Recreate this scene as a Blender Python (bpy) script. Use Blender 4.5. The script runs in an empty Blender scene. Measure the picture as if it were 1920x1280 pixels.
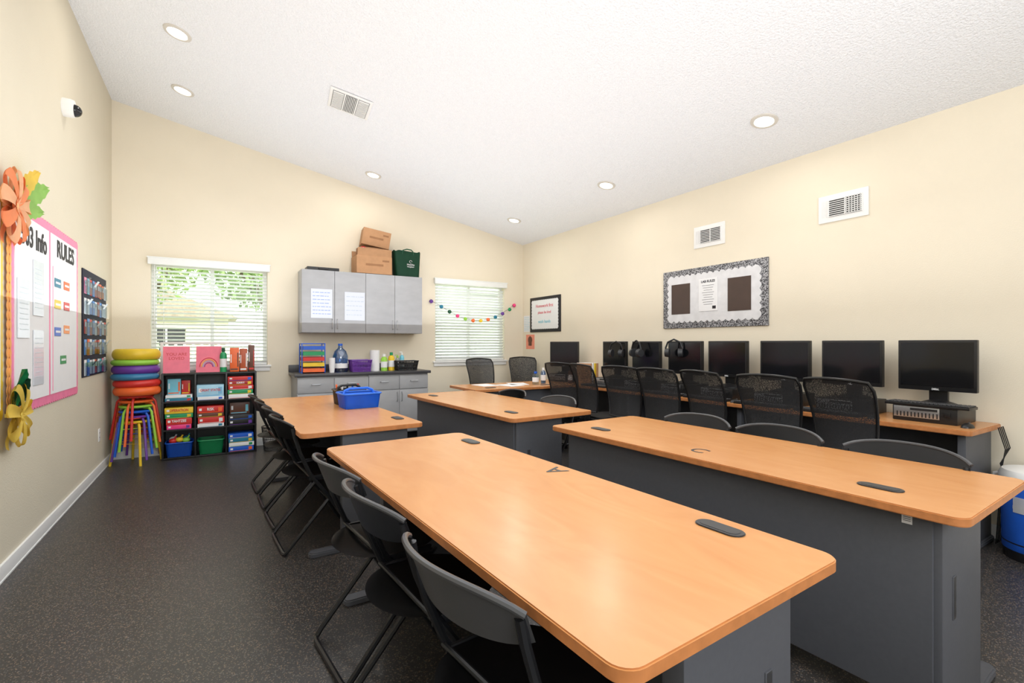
import bpy, bmesh, math, random
from mathutils import Vector, Matrix
random.seed(7)
D=bpy.data; SC=bpy.context.scene; COL=SC.collection
R=math.radians
def lin(c):
    o=[]
    for v in c[:3]:
        v=v/255.0
        o.append(v/12.92 if v<=.04045 else ((v+.055)/1.055)**2.4)
    return o
_m={}
def M(name,col,rough=.5,metal=0,var=.06,scale=14,bump=0,bscale=150,emit=0,spec=.5,stretch=None,alpha=1):
    if name in _m: return _m[name]
    m=D.materials.new(name); m.use_nodes=True; nt=m.node_tree; N=nt.nodes; L=nt.links
    p=N['Principled BSDF']; c=lin(col)
    tc=N.new('ShaderNodeTexCoord'); mp=N.new('ShaderNodeMapping')
    L.new(tc.outputs['Object'],mp.inputs['Vector'])
    if stretch: mp.inputs['Scale'].default_value=stretch
    no=N.new('ShaderNodeTexNoise'); no.inputs['Scale'].default_value=scale; no.inputs['Detail'].default_value=3
    L.new(mp.outputs[0],no.inputs['Vector'])
    cr=N.new('ShaderNodeValToRGB'); cr.color_ramp.elements[0].position=.3; cr.color_ramp.elements[1].position=.7
    cr.color_ramp.elements[0].color=[max(0,x*(1-var)) for x in c]+[1]
    cr.color_ramp.elements[1].color=[min(1,x*(1+var)) for x in c]+[1]
    L.new(no.outputs['Fac'],cr.inputs['Fac']); L.new(cr.outputs[0],p.inputs['Base Color'])
    p.inputs['Roughness'].default_value=rough; p.inputs['Metallic'].default_value=metal
    p.inputs['Specular IOR Level'].default_value=spec
    p.inputs['Alpha'].default_value=alpha
    if emit:
        p.inputs['Emission Color'].default_value=c+[1]; p.inputs['Emission Strength'].default_value=emit
    if bump:
        n2=N.new('ShaderNodeTexNoise'); n2.inputs['Scale'].default_value=bscale; n2.inputs['Detail'].default_value=4
        L.new(tc.outputs['Object'],n2.inputs['Vector'])
        b=N.new('ShaderNodeBump'); b.inputs['Strength'].default_value=bump; b.inputs['Distance'].default_value=.01
        L.new(n2.outputs['Fac'],b.inputs['Height']); L.new(b.outputs[0],p.inputs['Normal'])
    _m[name]=m; return m
def glassy(name,col,fac=.12,tint=.8):
    if name in _m: return _m[name]
    m=D.materials.new(name); m.use_nodes=True; nt=m.node_tree; N=nt.nodes; L=nt.links
    N.remove(N['Principled BSDF']); o=N['Material Output']
    t=N.new('ShaderNodeBsdfTransparent'); g=N.new('ShaderNodeBsdfGlossy'); x=N.new('ShaderNodeMixShader')
    t.inputs[0].default_value=lin(col)+[1]; g.inputs['Roughness'].default_value=.05
    lw=N.new('ShaderNodeLayerWeight'); lw.inputs['Blend'].default_value=.3
    mu=N.new('ShaderNodeMath'); mu.operation='MULTIPLY_ADD'; mu.inputs[1].default_value=tint*.4; mu.inputs[2].default_value=fac
    L.new(lw.outputs['Facing'],mu.inputs[0]); L.new(mu.outputs[0],x.inputs[0])
    L.new(t.outputs[0],x.inputs[1]); L.new(g.outputs[0],x.inputs[2]); L.new(x.outputs[0],o.inputs[0])
    _m[name]=m; return m
def meshmat():
    m=D.materials.new('chair_mesh'); m.use_nodes=True; nt=m.node_tree; N=nt.nodes; L=nt.links
    p=N['Principled BSDF']; p.inputs['Base Color'].default_value=(.02,.02,.022,1); p.inputs['Roughness'].default_value=.6
    tc=N.new('ShaderNodeTexCoord'); v=N.new('ShaderNodeTexVoronoi'); v.inputs['Scale'].default_value=300
    L.new(tc.outputs['Object'],v.inputs['Vector'])
    r=N.new('ShaderNodeMath'); r.operation='GREATER_THAN'; r.inputs[1].default_value=.31
    L.new(v.outputs['Distance'],r.inputs[0]); L.new(r.outputs[0],p.inputs['Alpha'])
    return m
def floormat():
    m=D.materials.new('rubber_floor'); m.use_nodes=True; nt=m.node_tree; N=nt.nodes; L=nt.links
    p=N['Principled BSDF']; tc=N.new('ShaderNodeTexCoord')
    v=N.new('ShaderNodeTexVoronoi'); v.inputs['Scale'].default_value=250; L.new(tc.outputs['Object'],v.inputs['Vector'])
    sep=N.new('ShaderNodeSeparateColor'); L.new(v.outputs['Color'],sep.inputs[0])
    cr=N.new('ShaderNodeValToRGB'); e=cr.color_ramp; e.interpolation='CONSTANT'
    e.elements[0].color=(.029,.0275,.0272,1); e.elements[1].position=.87; e.elements[1].color=(.19,.135,.095,1)
    a=e.elements.new(.4); a.color=(.039,.037,.0365,1); a=e.elements.new(.94); a.color=(.14,.13,.12,1)
    L.new(sep.outputs[0],cr.inputs[0])
    L.new(cr.outputs[0],p.inputs['Base Color'])
    no=N.new('ShaderNodeTexNoise'); no.inputs['Scale'].default_value=220; L.new(tc.outputs['Object'],no.inputs['Vector'])
    b=N.new('ShaderNodeBump'); b.inputs['Strength'].default_value=.16; b.inputs['Distance'].default_value=.004
    L.new(no.outputs['Fac'],b.inputs['Height']); L.new(b.outputs[0],p.inputs['Normal'])
    p.inputs['Roughness'].default_value=.34
    return m
def woodmat():
    m=D.materials.new('table_wood'); m.use_nodes=True; nt=m.node_tree; N=nt.nodes; L=nt.links
    p=N['Principled BSDF']; tc=N.new('ShaderNodeTexCoord'); mp=N.new('ShaderNodeMapping')
    mp.inputs['Scale'].default_value=(4.5,1.3,4); L.new(tc.outputs['Object'],mp.inputs[0])
    n=N.new('ShaderNodeTexNoise'); n.inputs['Scale'].default_value=1.7; n.inputs['Detail'].default_value=9; n.inputs['Distortion'].default_value=2.0
    L.new(mp.outputs[0],n.inputs['Vector'])
    cr=N.new('ShaderNodeValToRGB'); e=cr.color_ramp
    e.elements[0].position=.2; e.elements[0].color=lin((200,136,80))+[1]
    e.elements[1].position=.8; e.elements[1].color=lin((212,153,96))+[1]
    L.new(n.outputs['Fac'],cr.inputs[0]); L.new(cr.outputs[0],p.inputs['Base Color'])
    p.inputs['Roughness'].default_value=.25; p.inputs['Specular IOR Level'].default_value=.45
    return m
def specklemat(name,a,b,scale=90,thr=.5):
    m=D.materials.new(name); m.use_nodes=True; nt=m.node_tree; N=nt.nodes; L=nt.links
    p=N['Principled BSDF']; tc=N.new('ShaderNodeTexCoord')
    n=N.new('ShaderNodeTexNoise'); n.inputs['Scale'].default_value=scale; n.inputs['Detail'].default_value=2
    L.new(tc.outputs['Object'],n.inputs['Vector'])
    cr=N.new('ShaderNodeValToRGB'); cr.color_ramp.interpolation='CONSTANT'
    cr.color_ramp.elements[0].color=lin(a)+[1]; cr.color_ramp.elements[1].position=thr; cr.color_ramp.elements[1].color=lin(b)+[1]
    L.new(n.outputs['Fac'],cr.inputs[0]); L.new(cr.outputs[0],p.inputs['Base Color']); p.inputs['Roughness'].default_value=.7
    return m

class B:
    def __init__(s,mat=None):
        s.bm=bmesh.new(); s.mats=[]; s.cur=0
        if mat: s.m(mat)
    def m(s,mat):
        if mat not in s.mats: s.mats.append(mat)
        s.cur=s.mats.index(mat); return s
    def merge(s,t,mtx=None):
        if mtx is not None: bmesh.ops.transform(t,matrix=mtx,verts=t.verts)
        for f in t.faces:
            if not f.tag: f.material_index=s.cur
            f.smooth=True
        me=D.meshes.new('tmp'); t.to_mesh(me); t.free(); s.bm.from_mesh(me); D.meshes.remove(me); return s
    def box(s,x,y,z,sx,sy,sz,bev=0,mtx=None,seg=2):
        t=bmesh.new(); bmesh.ops.create_cube(t,size=1)
        bmesh.ops.scale(t,vec=(sx,sy,sz),verts=t.verts)
        if bev: bmesh.ops.bevel(t,geom=t.edges[:],offset=min(bev,.49*min(sx,sy,sz)),segments=seg,affect='EDGES',profile=.6)
        bmesh.ops.translate(t,vec=(x,y,z),verts=t.verts)
        return s.merge(t,mtx)
    def cyl(s,p0,p1,r0,r1=None,seg=16,bev=0):
        p0=Vector(p0);p1=Vector(p1); r1=r0 if r1 is None else r1
        t=bmesh.new(); d=p1-p0
        bmesh.ops.create_cone(t,cap_ends=True,segments=seg,radius1=r0,radius2=r1,depth=d.length)
        q=d.to_track_quat('Z','Y').to_matrix().to_4x4()
        return s.merge(t,Matrix.Translation((p0+p1)/2)@q)
    def tube(s,pts,r,seg=8,closed=False):
        pts=[Vector(p) for p in pts]; t=bmesh.new(); rings=[]; n=len(pts); prev=None
        for i,p in enumerate(pts):
            if closed: d=(pts[(i+1)%n]-pts[i-1]).normalized()
            elif i==0: d=(pts[1]-p).normalized()
            elif i==n-1: d=(p-pts[-2]).normalized()
            else: d=((pts[i+1]-p).normalized()+(p-pts[i-1]).normalized()).normalized()
            if prev is None:
                a=Vector((0,0,1)) if abs(d.z)<.9 else Vector((1,0,0)); u=d.cross(a).normalized()
            else:
                u=(prev-d*prev.dot(d)).normalized()
            prev=u; w=d.cross(u)
            rings.append([t.verts.new(p+(u*math.cos(2*math.pi*k/seg)+w*math.sin(2*math.pi*k/seg))*r) for k in range(seg)])
        m=n if closed else n-1
        for i in range(m):
            a=rings[i];b=rings[(i+1)%n]
            for k in range(seg): t.faces.new((a[k],a[(k+1)%seg],b[(k+1)%seg],b[k]))
        if not closed:
            t.faces.new(rings[0][::-1]); t.faces.new(rings[-1])
        return s.merge(t)
    def prism(s,pts,h,mtx=None,bev=0,topmat=None):
        t=bmesh.new(); vs=[t.verts.new((x,y,0)) for x,y in pts]; f=t.faces.new(vs)
        if f.normal.z<0: f.normal_flip()
        r=bmesh.ops.extrude_face_region(t,geom=[f]); nv=[g for g in r['geom'] if isinstance(g,bmesh.types.BMVert)]
        bmesh.ops.translate(t,vec=(0,0,h),verts=nv); bmesh.ops.recalc_face_normals(t,faces=t.faces)
        if bev:
            ed=[e for e in t.edges if abs(e.verts[0].co.z-e.verts[1].co.z)<1e-6]
            bmesh.ops.bevel(t,geom=ed,offset=bev,segments=2,affect='EDGES')
        if topmat is not None:
            if topmat not in s.mats: s.mats.append(topmat)
            k=s.mats.index(topmat)
            for f in t.faces:
                f.normal_update()
                if f.normal.z>.9: f.material_index=k; f.tag=True
        return s.merge(t,mtx)
    def lathe(s,prof,seg=24,mtx=None):
        t=bmesh.new(); rings=[]
        for r,z in prof:
            if r<1e-5: rings.append([t.verts.new((0,0,z))])
            else: rings.append([t.verts.new((r*math.cos(2*math.pi*k/seg),r*math.sin(2*math.pi*k/seg),z)) for k in range(seg)])
        for a,b in zip(rings,rings[1:]):
            for k in range(seg):
                k2=(k+1)%seg
                if len(a)==1 and len(b)==1: continue
                if len(a)==1: t.faces.new((a[0],b[k2],b[k]))
                elif len(b)==1: t.faces.new((a[k],a[k2],b[0]))
                else: t.faces.new((a[k],a[k2],b[k2],b[k]))
        bmesh.ops.recalc_face_normals(t,faces=t.faces)
        return s.merge(t,mtx)
    def sphere(s,c,r,sc=(1,1,1),sub=2,mtx=None):
        t=bmesh.new(); bmesh.ops.create_icosphere(t,subdivisions=sub,radius=r)
        bmesh.ops.scale(t,vec=sc,verts=t.verts); bmesh.ops.translate(t,vec=c,verts=t.verts)
        return s.merge(t,mtx)
    def sheet(s,fn,nu,nv,thick=.004,mtx=None):
        t=bmesh.new(); g=[[t.verts.new(fn(i/nu,j/nv)) for j in range(nv+1)] for i in range(nu+1)]
        fs=[t.faces.new((g[i][j],g[i+1][j],g[i+1][j+1],g[i][j+1])) for i in range(nu) for j in range(nv)]
        if thick: bmesh.ops.solidify(t,geom=fs,thickness=thick)
        bmesh.ops.recalc_face_normals(t,faces=t.faces)
        return s.merge(t,mtx)
    def quad(s,pts):
        t=bmesh.new(); t.faces.new([t.verts.new(p) for p in pts]); return s.merge(t)
def ob(name,b,parent=None,loc=(0,0,0),rot=(0,0,0),label=None,category=None,group=None,kind=None,ang=35):
    me=D.meshes.new(name); b.bm.to_mesh(me); b.bm.free()
    for m in b.mats: me.materials.append(m)
    try: me.set_sharp_from_angle(angle=R(ang))
    except Exception: pass
    o=D.objects.new(name,me); COL.objects.link(o); o.location=loc; o.rotation_euler=rot
    if parent: o.parent=parent
    if label: o['label']=label
    if category: o['category']=category
    if group: o['group']=group
    if kind: o['kind']=kind
    return o
def thing(name,label,category,loc=(0,0,0),rz=0,group=None,rot=None):
    o=D.objects.new(name,None); COL.objects.link(o); o.location=loc; o.rotation_euler=rot or (0,0,rz)
    o.empty_display_size=.1; o['label']=label; o['category']=category
    if group: o['group']=group
    return o
def dup(o,loc,rz=None,label=None):
    n=o.copy(); COL.objects.link(n); n.location=loc
    if rz is not None: n.rotation_euler=(n.rotation_euler[0],n.rotation_euler[1],rz)
    if label: n['label']=label
    def rec(a,b):
        for ch in list(a.children):
            c=ch.copy(); COL.objects.link(c); c.parent=b; rec(ch,c)
    rec(o,n); return n
def text(parent,s,size,x,y,z,mat,name='lettering',flat=False,rz=0,bold=.0,align='CENTER',sx=1):
    cu=D.curves.new('t','FONT'); cu.body=s; cu.size=size; cu.align_x=align; cu.align_y='CENTER'; cu.offset=bold; cu.extrude=.0006
    cu.resolution_u=3
    t=D.objects.new('t',cu); COL.objects.link(t)
    bpy.context.view_layer.update()
    me=D.meshes.new_from_object(t.evaluated_get(bpy.context.evaluated_depsgraph_get()))
    D.objects.remove(t); D.curves.remove(cu); me.materials.clear(); me.materials.append(mat)
    o=D.objects.new(name,me); COL.objects.link(o); o.parent=parent; o.location=(x,y,z)
    o.rotation_euler=(0,0,rz) if flat else (R(90),0,0)
    o.scale=(sx,1,1)
    return o
def rrect(w,h,r,n=6,cx=0,cy=0):
    p=[]
    for (sx,sy,a0) in ((1,1,0),(-1,1,90),(-1,-1,180),(1,-1,270)):
        for k in range(n+1):
            a=R(a0+90*k/n); p.append((cx+sx*(w/2-r)+r*math.cos(a),cy+sy*(h/2-r)+r*math.sin(a)))
    return p
def scal(w,h,step,amp,n=5):
    p=[]
    def side(x0,y0,x1,y1):
        L=math.hypot(x1-x0,y1-y0); k=max(1,round(L/step)); dx,dy=(x1-x0)/L,(y1-y0)/L; nx,ny=dy,-dx
        for i in range(k):
            for j in range(n):
                t=(i+j/n)/k; o=amp*abs(math.sin(math.pi*j/n))
                p.append((x0+dx*L*t+nx*o,y0+dy*L*t+ny*o))
    side(-w/2,-h/2,w/2,-h/2); side(w/2,-h/2,w/2,h/2); side(w/2,h/2,-w/2,h/2); side(-w/2,h/2,-w/2,-h/2)
    return p
UP=Matrix.Rotation(R(90),4,'X')   # xy-plane -> xz-plane, extrusion toward -y
def T(x,y,z): return Matrix.Translation((x,y,z))

# ---------- materials ----------
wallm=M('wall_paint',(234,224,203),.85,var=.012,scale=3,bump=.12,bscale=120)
wallL=M('wall_paint_left_shaded',(214,205,184),.8,var=.012,scale=3,bump=.15,bscale=110)  # same cream paint, with the left wall's dimmer light put into the colour
ceilm=M('popcorn_ceiling',(240,242,246),.95,var=.07,scale=150,bump=1.0,bscale=70)
whitem=M('white_trim',(240,240,238),.45,var=.01)
blindm=M('blind_white',(238,240,238),.5,var=.01)
wood=woodmat(); woodedge=M('wood_edge',(186,120,70),.4,var=.12,scale=30)
gray=M('desk_gray',(79,81,87),.5,var=.04,scale=60)
darkg=M('dark_gray_plastic',(48,49,52),.4)
black=M('black_plastic',(22,22,24),.38)
blackm=M('black_matte',(18,18,20),.7)
tubeb=M('chair_tube',(32,33,36),.3,metal=.3)
shell=M('chair_shell',(70,71,74),.33,var=.03)
chmesh=meshmat()
screen=M('screen_glass',(16,17,20),.12)
silver=M('silver',(185,187,190),.3,metal=.8)
cabm=M('cabinet_laminate',(163,164,167),.36,var=.06,scale=6,stretch=(1,1,2))
cabtop=M('counter_top',(62,62,66),.35,var=.1,scale=40)
paper=M('paper_white',(236,236,237),.6,var=.01)
ink=M('ink_black',(30,28,32),.6)
card=M('cardboard',(180,136,98),.8,var=.06)
card2=M('cardboard_dark',(150,108,74),.8)
def col(n,c,r=.4,**k): return M('c_'+n,c,r,**k)
red=col('red',(205,45,38)); blue=col('blue',(30,92,200)); green=col('green',(28,150,92)); yellow=col('yellow',(232,195,45))
purple=col('purple',(104,56,150)); orange=col('orange',(236,105,45)); teal=col('teal',(30,120,150)); pink=col('pink',(244,130,170)); hot=col('hotpink',(240,60,130))
lime=col('lime',(150,205,70)); cyan=col('cyan',(120,200,220)); brown=col('brown',(100,58,38)); dkgreen=col('darkgreen',(18,78,52),.6); peach=col('peach',(255,204,160),.6); coral=col('coral',(252,166,112),.6)
inkblue=col('inkblue',(60,90,190)); inkred=col('inkred',(220,70,90)); paleg=col('paleprint',(205,215,222)); leafg=col('leafgreen',(172,215,120),.6); softy=col('softyellow',(244,216,100),.6)
glass=glassy('window_glass',(250,252,250),.03)
clear=glassy('clear_plastic',(225,235,240),.08,.4)
bluecl=glassy('blue_clear',(150,190,235),.15)

# ---------- room ----------
XL,XR,YB,YF=-.98,4.25,6.65,-3.2
def cz(x): return 3.858-(x-XL)*.1932
W=.15
b=B(floormat()); b.box((XL+XR)/2,(YB+YF)/2,-.05,XR-XL+2*W,YB-YF+2*W,.1); ob('floor',b,kind='structure')
b=B(ceilm); t=bmesh.new()
vs=[t.verts.new((x,y,cz(x)+h)) for h in (0,.15) for x,y in ((XL-W,YF-W),(XR+W,YF-W),(XR+W,YB+W),(XL-W,YB+W))]
t.faces.new(vs[0:4][::-1]); t.faces.new(vs[4:8])
for k in range(4): t.faces.new((vs[k],vs[(k+1)%4],vs[4+(k+1)%4],vs[4+k]))
b.merge(t); ob('ceiling',b,kind='structure')
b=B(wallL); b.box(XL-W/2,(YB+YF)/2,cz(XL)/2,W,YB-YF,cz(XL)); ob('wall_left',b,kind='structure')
b=B(wallm); b.box(XR+W/2,(YB+YF)/2,cz(XR)/2,W,YB-YF,cz(XR)); ob('wall_right',b,kind='structure')
def slopewall(name,y0,y1,holes):
    b=B(wallm); xs=sorted(set([XL-W,XR+W]+[h[0] for h in holes]+[h[1] for h in holes]))
    for x0,x1 in zip(xs,xs[1:]):
        hh=[h for h in holes if h[0]<=x0 and h[1]>=x1]
        if hh:
            z0,z1=hh[0][2],hh[0][3]; b.box((x0+x1)/2,(y0+y1)/2,z0/2,x1-x0,y1-y0,z0)
        else: z1=0
        t=bmesh.new(); vs=[t.verts.new(p) for y in (y0,y1) for p in ((x0,y,z1),(x1,y,z1),(x1,y,cz(x1)),(x0,y,cz(x0)))]
        t.faces.new(vs[:4]); t.faces.new(vs[4:][::-1])
        for k in range(4): t.faces.new((vs[k],vs[4+k],vs[4+(k+1)%4],vs[(k+1)%4]))
        bmesh.ops.recalc_face_normals(t,faces=t.faces); b.merge(t)
    ob(name,b,kind='structure')
W1=(-.645,.515,.985,2.16); W2=(2.72,3.90,.985,2.16)
slopewall('wall_back',YB,YB+W,[W1,W2]); slopewall('wall_front',YF-W,YF,[])
def bb(name,x0,y0,x1,y1):
    b=B(whitem); cx,cy=(x0+x1)/2,(y0+y1)/2; b.box(cx,cy,.045,abs(x1-x0),abs(y1-y0),.09,.004)
    b.box(cx,cy,.006,abs(x1-x0)+.006,abs(y1-y0)+.006,.012,.002); ob(name,b,kind='structure')
bb('baseboard_left',XL,YF,XL+.014,YB); bb('baseboard_right',XR-.014,YF,XR,YB); bb('baseboard_back',XL+.014,YB-.014,.72,YB); bb('baseboard_back.001',2.45,YB-.014,XR-.014,YB)
for i,w in enumerate((W1,W2)):
    x0,x1,z0,z1=w; b=B(whitem); fy=YB+.11; k=.045
    b.box((x0+x1)/2,fy,z0+k/2,x1-x0,.05,k); b.box((x0+x1)/2,fy,z1-k/2,x1-x0,.05,k)
    b.box(x0+k/2,fy,(z0+z1)/2,k,.05,z1-z0-2*k); b.box(x1-k/2,fy,(z0+z1)/2,k,.05,z1-z0-2*k)
    b.box((x0+x1)/2,fy,(z0+z1)/2,.04,.045,z1-z0-2*k)
    b.m(glass); b.quad([(x0+k,fy,z0+k),(x1-k,fy,z0+k),(x1-k,fy,z1-k),(x0+k,fy,z1-k)])
    ob('window_%d'%(i+1),b,kind='structure')
    b=B(whitem); b.box((x0+x1)/2,YB-.0,z0-.0125,x1-x0+.08,.07,.025,.006); b.box((x0+x1)/2,YB-.008,z0-.05,x1-x0+.05,.016,.05,.003)
    ob('trim_%d'%(i+1),b,kind='structure')
    th=thing('window_blind','white horizontal slat window blind, slats tilted open' if i==0 else 'white horizontal slat window blind, slats nearly closed','window blind',((x0+x1)/2,YB,0),group='window blinds')
    w_=x1-x0
    b=B(blindm); b.box(0,-.03,z1+.0,w_+.045,.05,.075,.006); b.box(0,-.03,z1+.04,w_+.06,.06,.012,.003); ob('valance',b,th)
    b=B(blindm); n=int((z1-z0-.09)/.043)
    for j in range(n):
        z=z0+.045+j*.043; mt=T(0,.035,z)@Matrix.Rotation(R(-16 if i==0 else -38),4,'X'); b.box(0,0,0,w_-.02,.05,.003,mtx=mt)
    ob('slats',b,th)
    b=B(blindm); b.box(0,.035,z0+.012,w_-.02,.052,.02,.004); ob('bottom_rail',b,th)
    b=B(blindm)
    for fx in (-.4,0,.4):
        for yy in (.008,.062): b.cyl((fx*w_,yy,z0+.02),(fx*w_,yy,z1),.0015,seg=6)
    b.cyl((-.47*w_,.0,z1-.04),(-.47*w_,0,z1-.75),.004,seg=6)
    ob('ladder_cord',b,th)

# ---------- tables ----------
def make_table(cx,cy,rz,L,side,letter=None,w=.74,label=''):
    th=thing('table',label,'table',(cx,cy,0),rz,'wood-top lab tables')
    b=B(woodedge); b.prism(rrect(w,L,.045),.028,T(0,0,.712),bev=.003,topmat=wood); ob('tabletop',b,th)
    b=B(gray); b.box(side*(w/2-.085),0,.4,.018,L-.2,.624,.003); ob('modesty_panel',b,th)
    for e in (-1,1):
        b=B(gray); xx=side*(w/2-.085-.205); b.box(xx,e*(L/2-.105),.371,.41,.055,.681,.006)
        b.m(darkg); b.box(xx+side*.1,e*(L/2-.105+.028),.43,.03,.006,.14,.003)
        ob('leg',b,th)
        b=B(gray); b.prism(rrect(w-.12,.07,.03),.03,T(0,e*(L/2-.105),0),bev=.006); ob('foot',b,th)
        b=B(darkg); gx=side*(.29 if side>0 else .2)
        b.prism(rrect(.06,.14,.0295),.004,T(gx,e*(L/2-.27),.74),bev=.0015)
        b.m(blackm); b.prism(rrect(.04,.115,.0195),.001,T(gx,e*(L/2-.27),.744)); ob('grommet',b,th)
    if letter: text(th,letter,.12,side*(.3 if side>0 else .22),.02,.7405,darkg,'letter_mark',True,R(90) if side>0 else R(-90),bold=.0)
    return th
rz=R(2.6)
A=make_table(.857,1.53,rz,1.95,1,'A',label='long maple-laminate table with dark gray base, marked with a letter A')
C=make_table(2.165,1.485,rz,1.93,-1,'C',label='long maple-laminate table with gray panel base, marked with a letter C')
T3=make_table(2.01,3.73,rz,1.9,-1,label='maple-laminate table with gray panel base behind another table')
T4=make_table(.715,3.95,rz,2.05,1,label='maple-laminate table holding a blue caddy')
T5=make_table(3.03,5.03,R(90),1.3,-1,label='maple-laminate teacher table near the corner')
st=B(paper); st.box(-.2945,-.80,.685,.001,.028,.04); s_=ob('sticker',st,C,label='white paper sticker')
l=text(C,'BOOF',.011,-.2955,-.80,.697,ink,bold=.0003); l.rotation_euler=(R(90),0,R(-90))
l=B(ink)
for k in range(3): l.box(-.2952,-.80,.687-k*.006,.0006,.02,.0015)
ob('printed_line',l,C,kind='stuff')

def make_desk(y0,y1):
    L=y1-y0; th=thing('computer_desk','long maple-laminate computer desk against the wall with gray end panels','desk',(3.97,(y0+y1)/2,0),0,'computer desks')
    b=B(woodedge); b.prism(rrect(.54,L,.03),.03,T(0,0,.71),bev=.004,topmat=wood); ob('desktop',b,th)
    b=B(gray); b.box(.2,0,.42,.018,L-.14,.58,.003); ob('modesty_panel',b,th)
    for e in (-1,1):
        b=B(gray); b.box(0.01,e*(L/2-.06),.37,.44,.04,.679,.005); ob('leg',b,th)
        b=B(gray); b.prism(rrect(.5,.07,.03),.03,T(0,e*(L/2-.06),0),bev=.006); ob('foot',b,th)
    return th
make_desk(1.0,2.42); make_desk(2.43,3.85); make_desk(3.86,5.55)

# ---------- folding chairs ----------
def make_fchair(shellm,label,group):
    th=thing('folding_chair',label,'chair',group=group)
    def seat(u,v):
        a=(u-.5)*2; c=(v-.5)*2
        x=a*math.sqrt(max(0,1-.5*c*c))*.212; y=c*math.sqrt(max(0,1-.45*a*a))*.205
        return (x,y-.01,.45-.014*(1-min(1,a*a+c*c)))
    b=B(black); b.sheet(seat,14,14,.02); ob('seat',b,th)
    def back(u,v):
        a=(u-.5)*2; c=(v-.5)*2; e=abs(a)**3
        hz=.064*math.sqrt(max(0,1-.8*e))
        x=a*.230; z=.732+c*hz+.004*(1-a*a)
        y=-.18-.07*(1-a*a)-.38*(z-.732)
        return (x,y,z)
    b=B(shellm); b.sheet(back,24,8,.011)
    b.tube([Vector(back(i/24,1))+Vector((0,-.003,0)) for i in range(25)],.0075,8); ob('backrest',b,th)
    r=.0115; q=.221
    for s in (-1,1):
        b=B(tubeb); b.tube([(s*(q-.006),-.194,.75),(s*(q-.004),-.184,.70),(s*q,-.155,.6),(s*q,-.1,.47),(s*q,.0,.33),(s*q,.17,.06),(s*(q-.006),.205,.012)],r); ob('frame_tube',b,th)
    b=B(tubeb); b.tube([(q-.006,.205,.014),(.19,.207,.012),(-.19,.207,.012),(-q+.006,.205,.014)],r); ob('front_crossbar',b,th)
    b=B(tubeb)
    b.tube([(.185,.13,.43),(.19,.02,.3),(.195,-.21,.04),(.19,-.23,.014),(.16,-.237,.012),(-.16,-.237,.012),(-.19,-.23,.014),(-.195,-.21,.04),(-.19,.02,.3),(-.185,.13,.43)],r); ob('rear_leg',b,th)
    b=B(tubeb)
    b.cyl((-q,-.1,.455),(q,-.1,.455),.008,seg=8); b.cyl((-q,.06,.24),(q,.06,.24),.007,seg=8)
    for s in (-1,1): b.box(s*.205,.0,.44,.012,.2,.03,.004)
    ob('seat_bracket',b,th)
    return th
fa=make_fchair(shell,'gray plastic folding chair pushed in under a table','gray folding chairs')
fa.location=(.635,.98,0); fa.rotation_euler=(0,0,R(-83))
dup(fa,(.615,1.53,0),R(-86)); dup(fa,(.60,2.0,0),R(-84))
for y,rr in ((.92,91),(1.46,92),(1.95,93)): dup(fa,(2.37-(y-.9)*.045,y,-.0),R(rr))
for y in (3.24,3.93): dup(fa,(2.225-(y-3.24)*.045,y,0),R(92))
fb=make_fchair(black,'black folding chair pushed in under a table','black folding chairs')
fb.location=(.55,3.31,0); fb.rotation_euler=(0,0,R(-86))
for x,y,rr in ((.54,3.78,-86),(.52,4.25,-88),(.50,4.71,-87)): dup(fb,(x,y,0),R(rr))

# ---------- mesh office chairs ----------
def make_mchair():
    th=thing('office_chair','black mesh-back rolling office chair facing the computer desk','chair',group='mesh office chairs')
    def hw(z):
        return .17+.04*min(1,z*1.2)
    def bk(u,v):
        a=(u-.5)*2; z=.55+v*.485; h=hw(v)
        if v>.9: h*=math.sqrt(max(0,1-((v-.9)/.1)**2*.16))
        return (a*h, -.19-.05*(1-a*a)-.10*(v-.2)**2*1.6, z-.016*a*a*v)
    b=B(chmesh); b.sheet(bk,16,12,0); ob('mesh_back',b,th,label='see-through black mesh')
    b=B(black); pts=[bk(0,k/10) for k in range(11)]+[bk(k/10,1) for k in range(1,10)]+[bk(1,1-k/10) for k in range(11)]+[bk(1-k/10,0) for k in range(1,10)]
    b.tube(pts,.009,8,True); ob('back_frame',b,th)
    b=B(black); b.box(0,-.215,.52,.16,.02,.12,.008); b.tube([(0,-.215,.5),(0,-.2,.42),(0,-.08,.40),(0,0,.4)],.022); ob('back_support',b,th)
    b=B(blackm); b.prism(rrect(.44,.42,.09),.07,T(0,.02,.42),bev=.022); ob('seat',b,th)
    b=B(black); b.cyl((0,0,.08),(0,0,.41),.028); b.cyl((0,0,.08),(0,0,.2),.036); b.box(0,0,.405,.18,.16,.03,.006); ob('gas_column',b,th)
    b=B(black); rr=.205
    for k in range(5):
        a=R(72*k+18); c,s=math.cos(a),math.sin(a); b.tube([(0,0,.1),(.1*c,.1*s,.095),(rr*c,rr*s,.07)],.018)
    ob('star_base',b,th)
    for k in range(5):
        a=R(72*k+18); c,s=math.cos(a),math.sin(a); b=B(black)
        for q in (-.014,.014): b.cyl((rr*c-s*q-s*.008,rr*s+c*q+c*.008,.026),(rr*c-s*q+s*.008,rr*s+c*q-c*.008,.026),.026)
        b.cyl((rr*c,rr*s,.03),(rr*c,rr*s,.075),.009); ob('caster',b,th)
    return th
mc=make_mchair(); mc.location=(3.51,1.46,0); mc.rotation_euler=(0,0,R(-98))
for x,y,rr in ((3.49,1.96,-83),(3.51,2.44,-99),(3.49,2.92,-88),(3.50,3.41,-80),(3.49,3.88,-97),(3.49,4.36,-75)): dup(mc,(x,y,0),R(rr))
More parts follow.
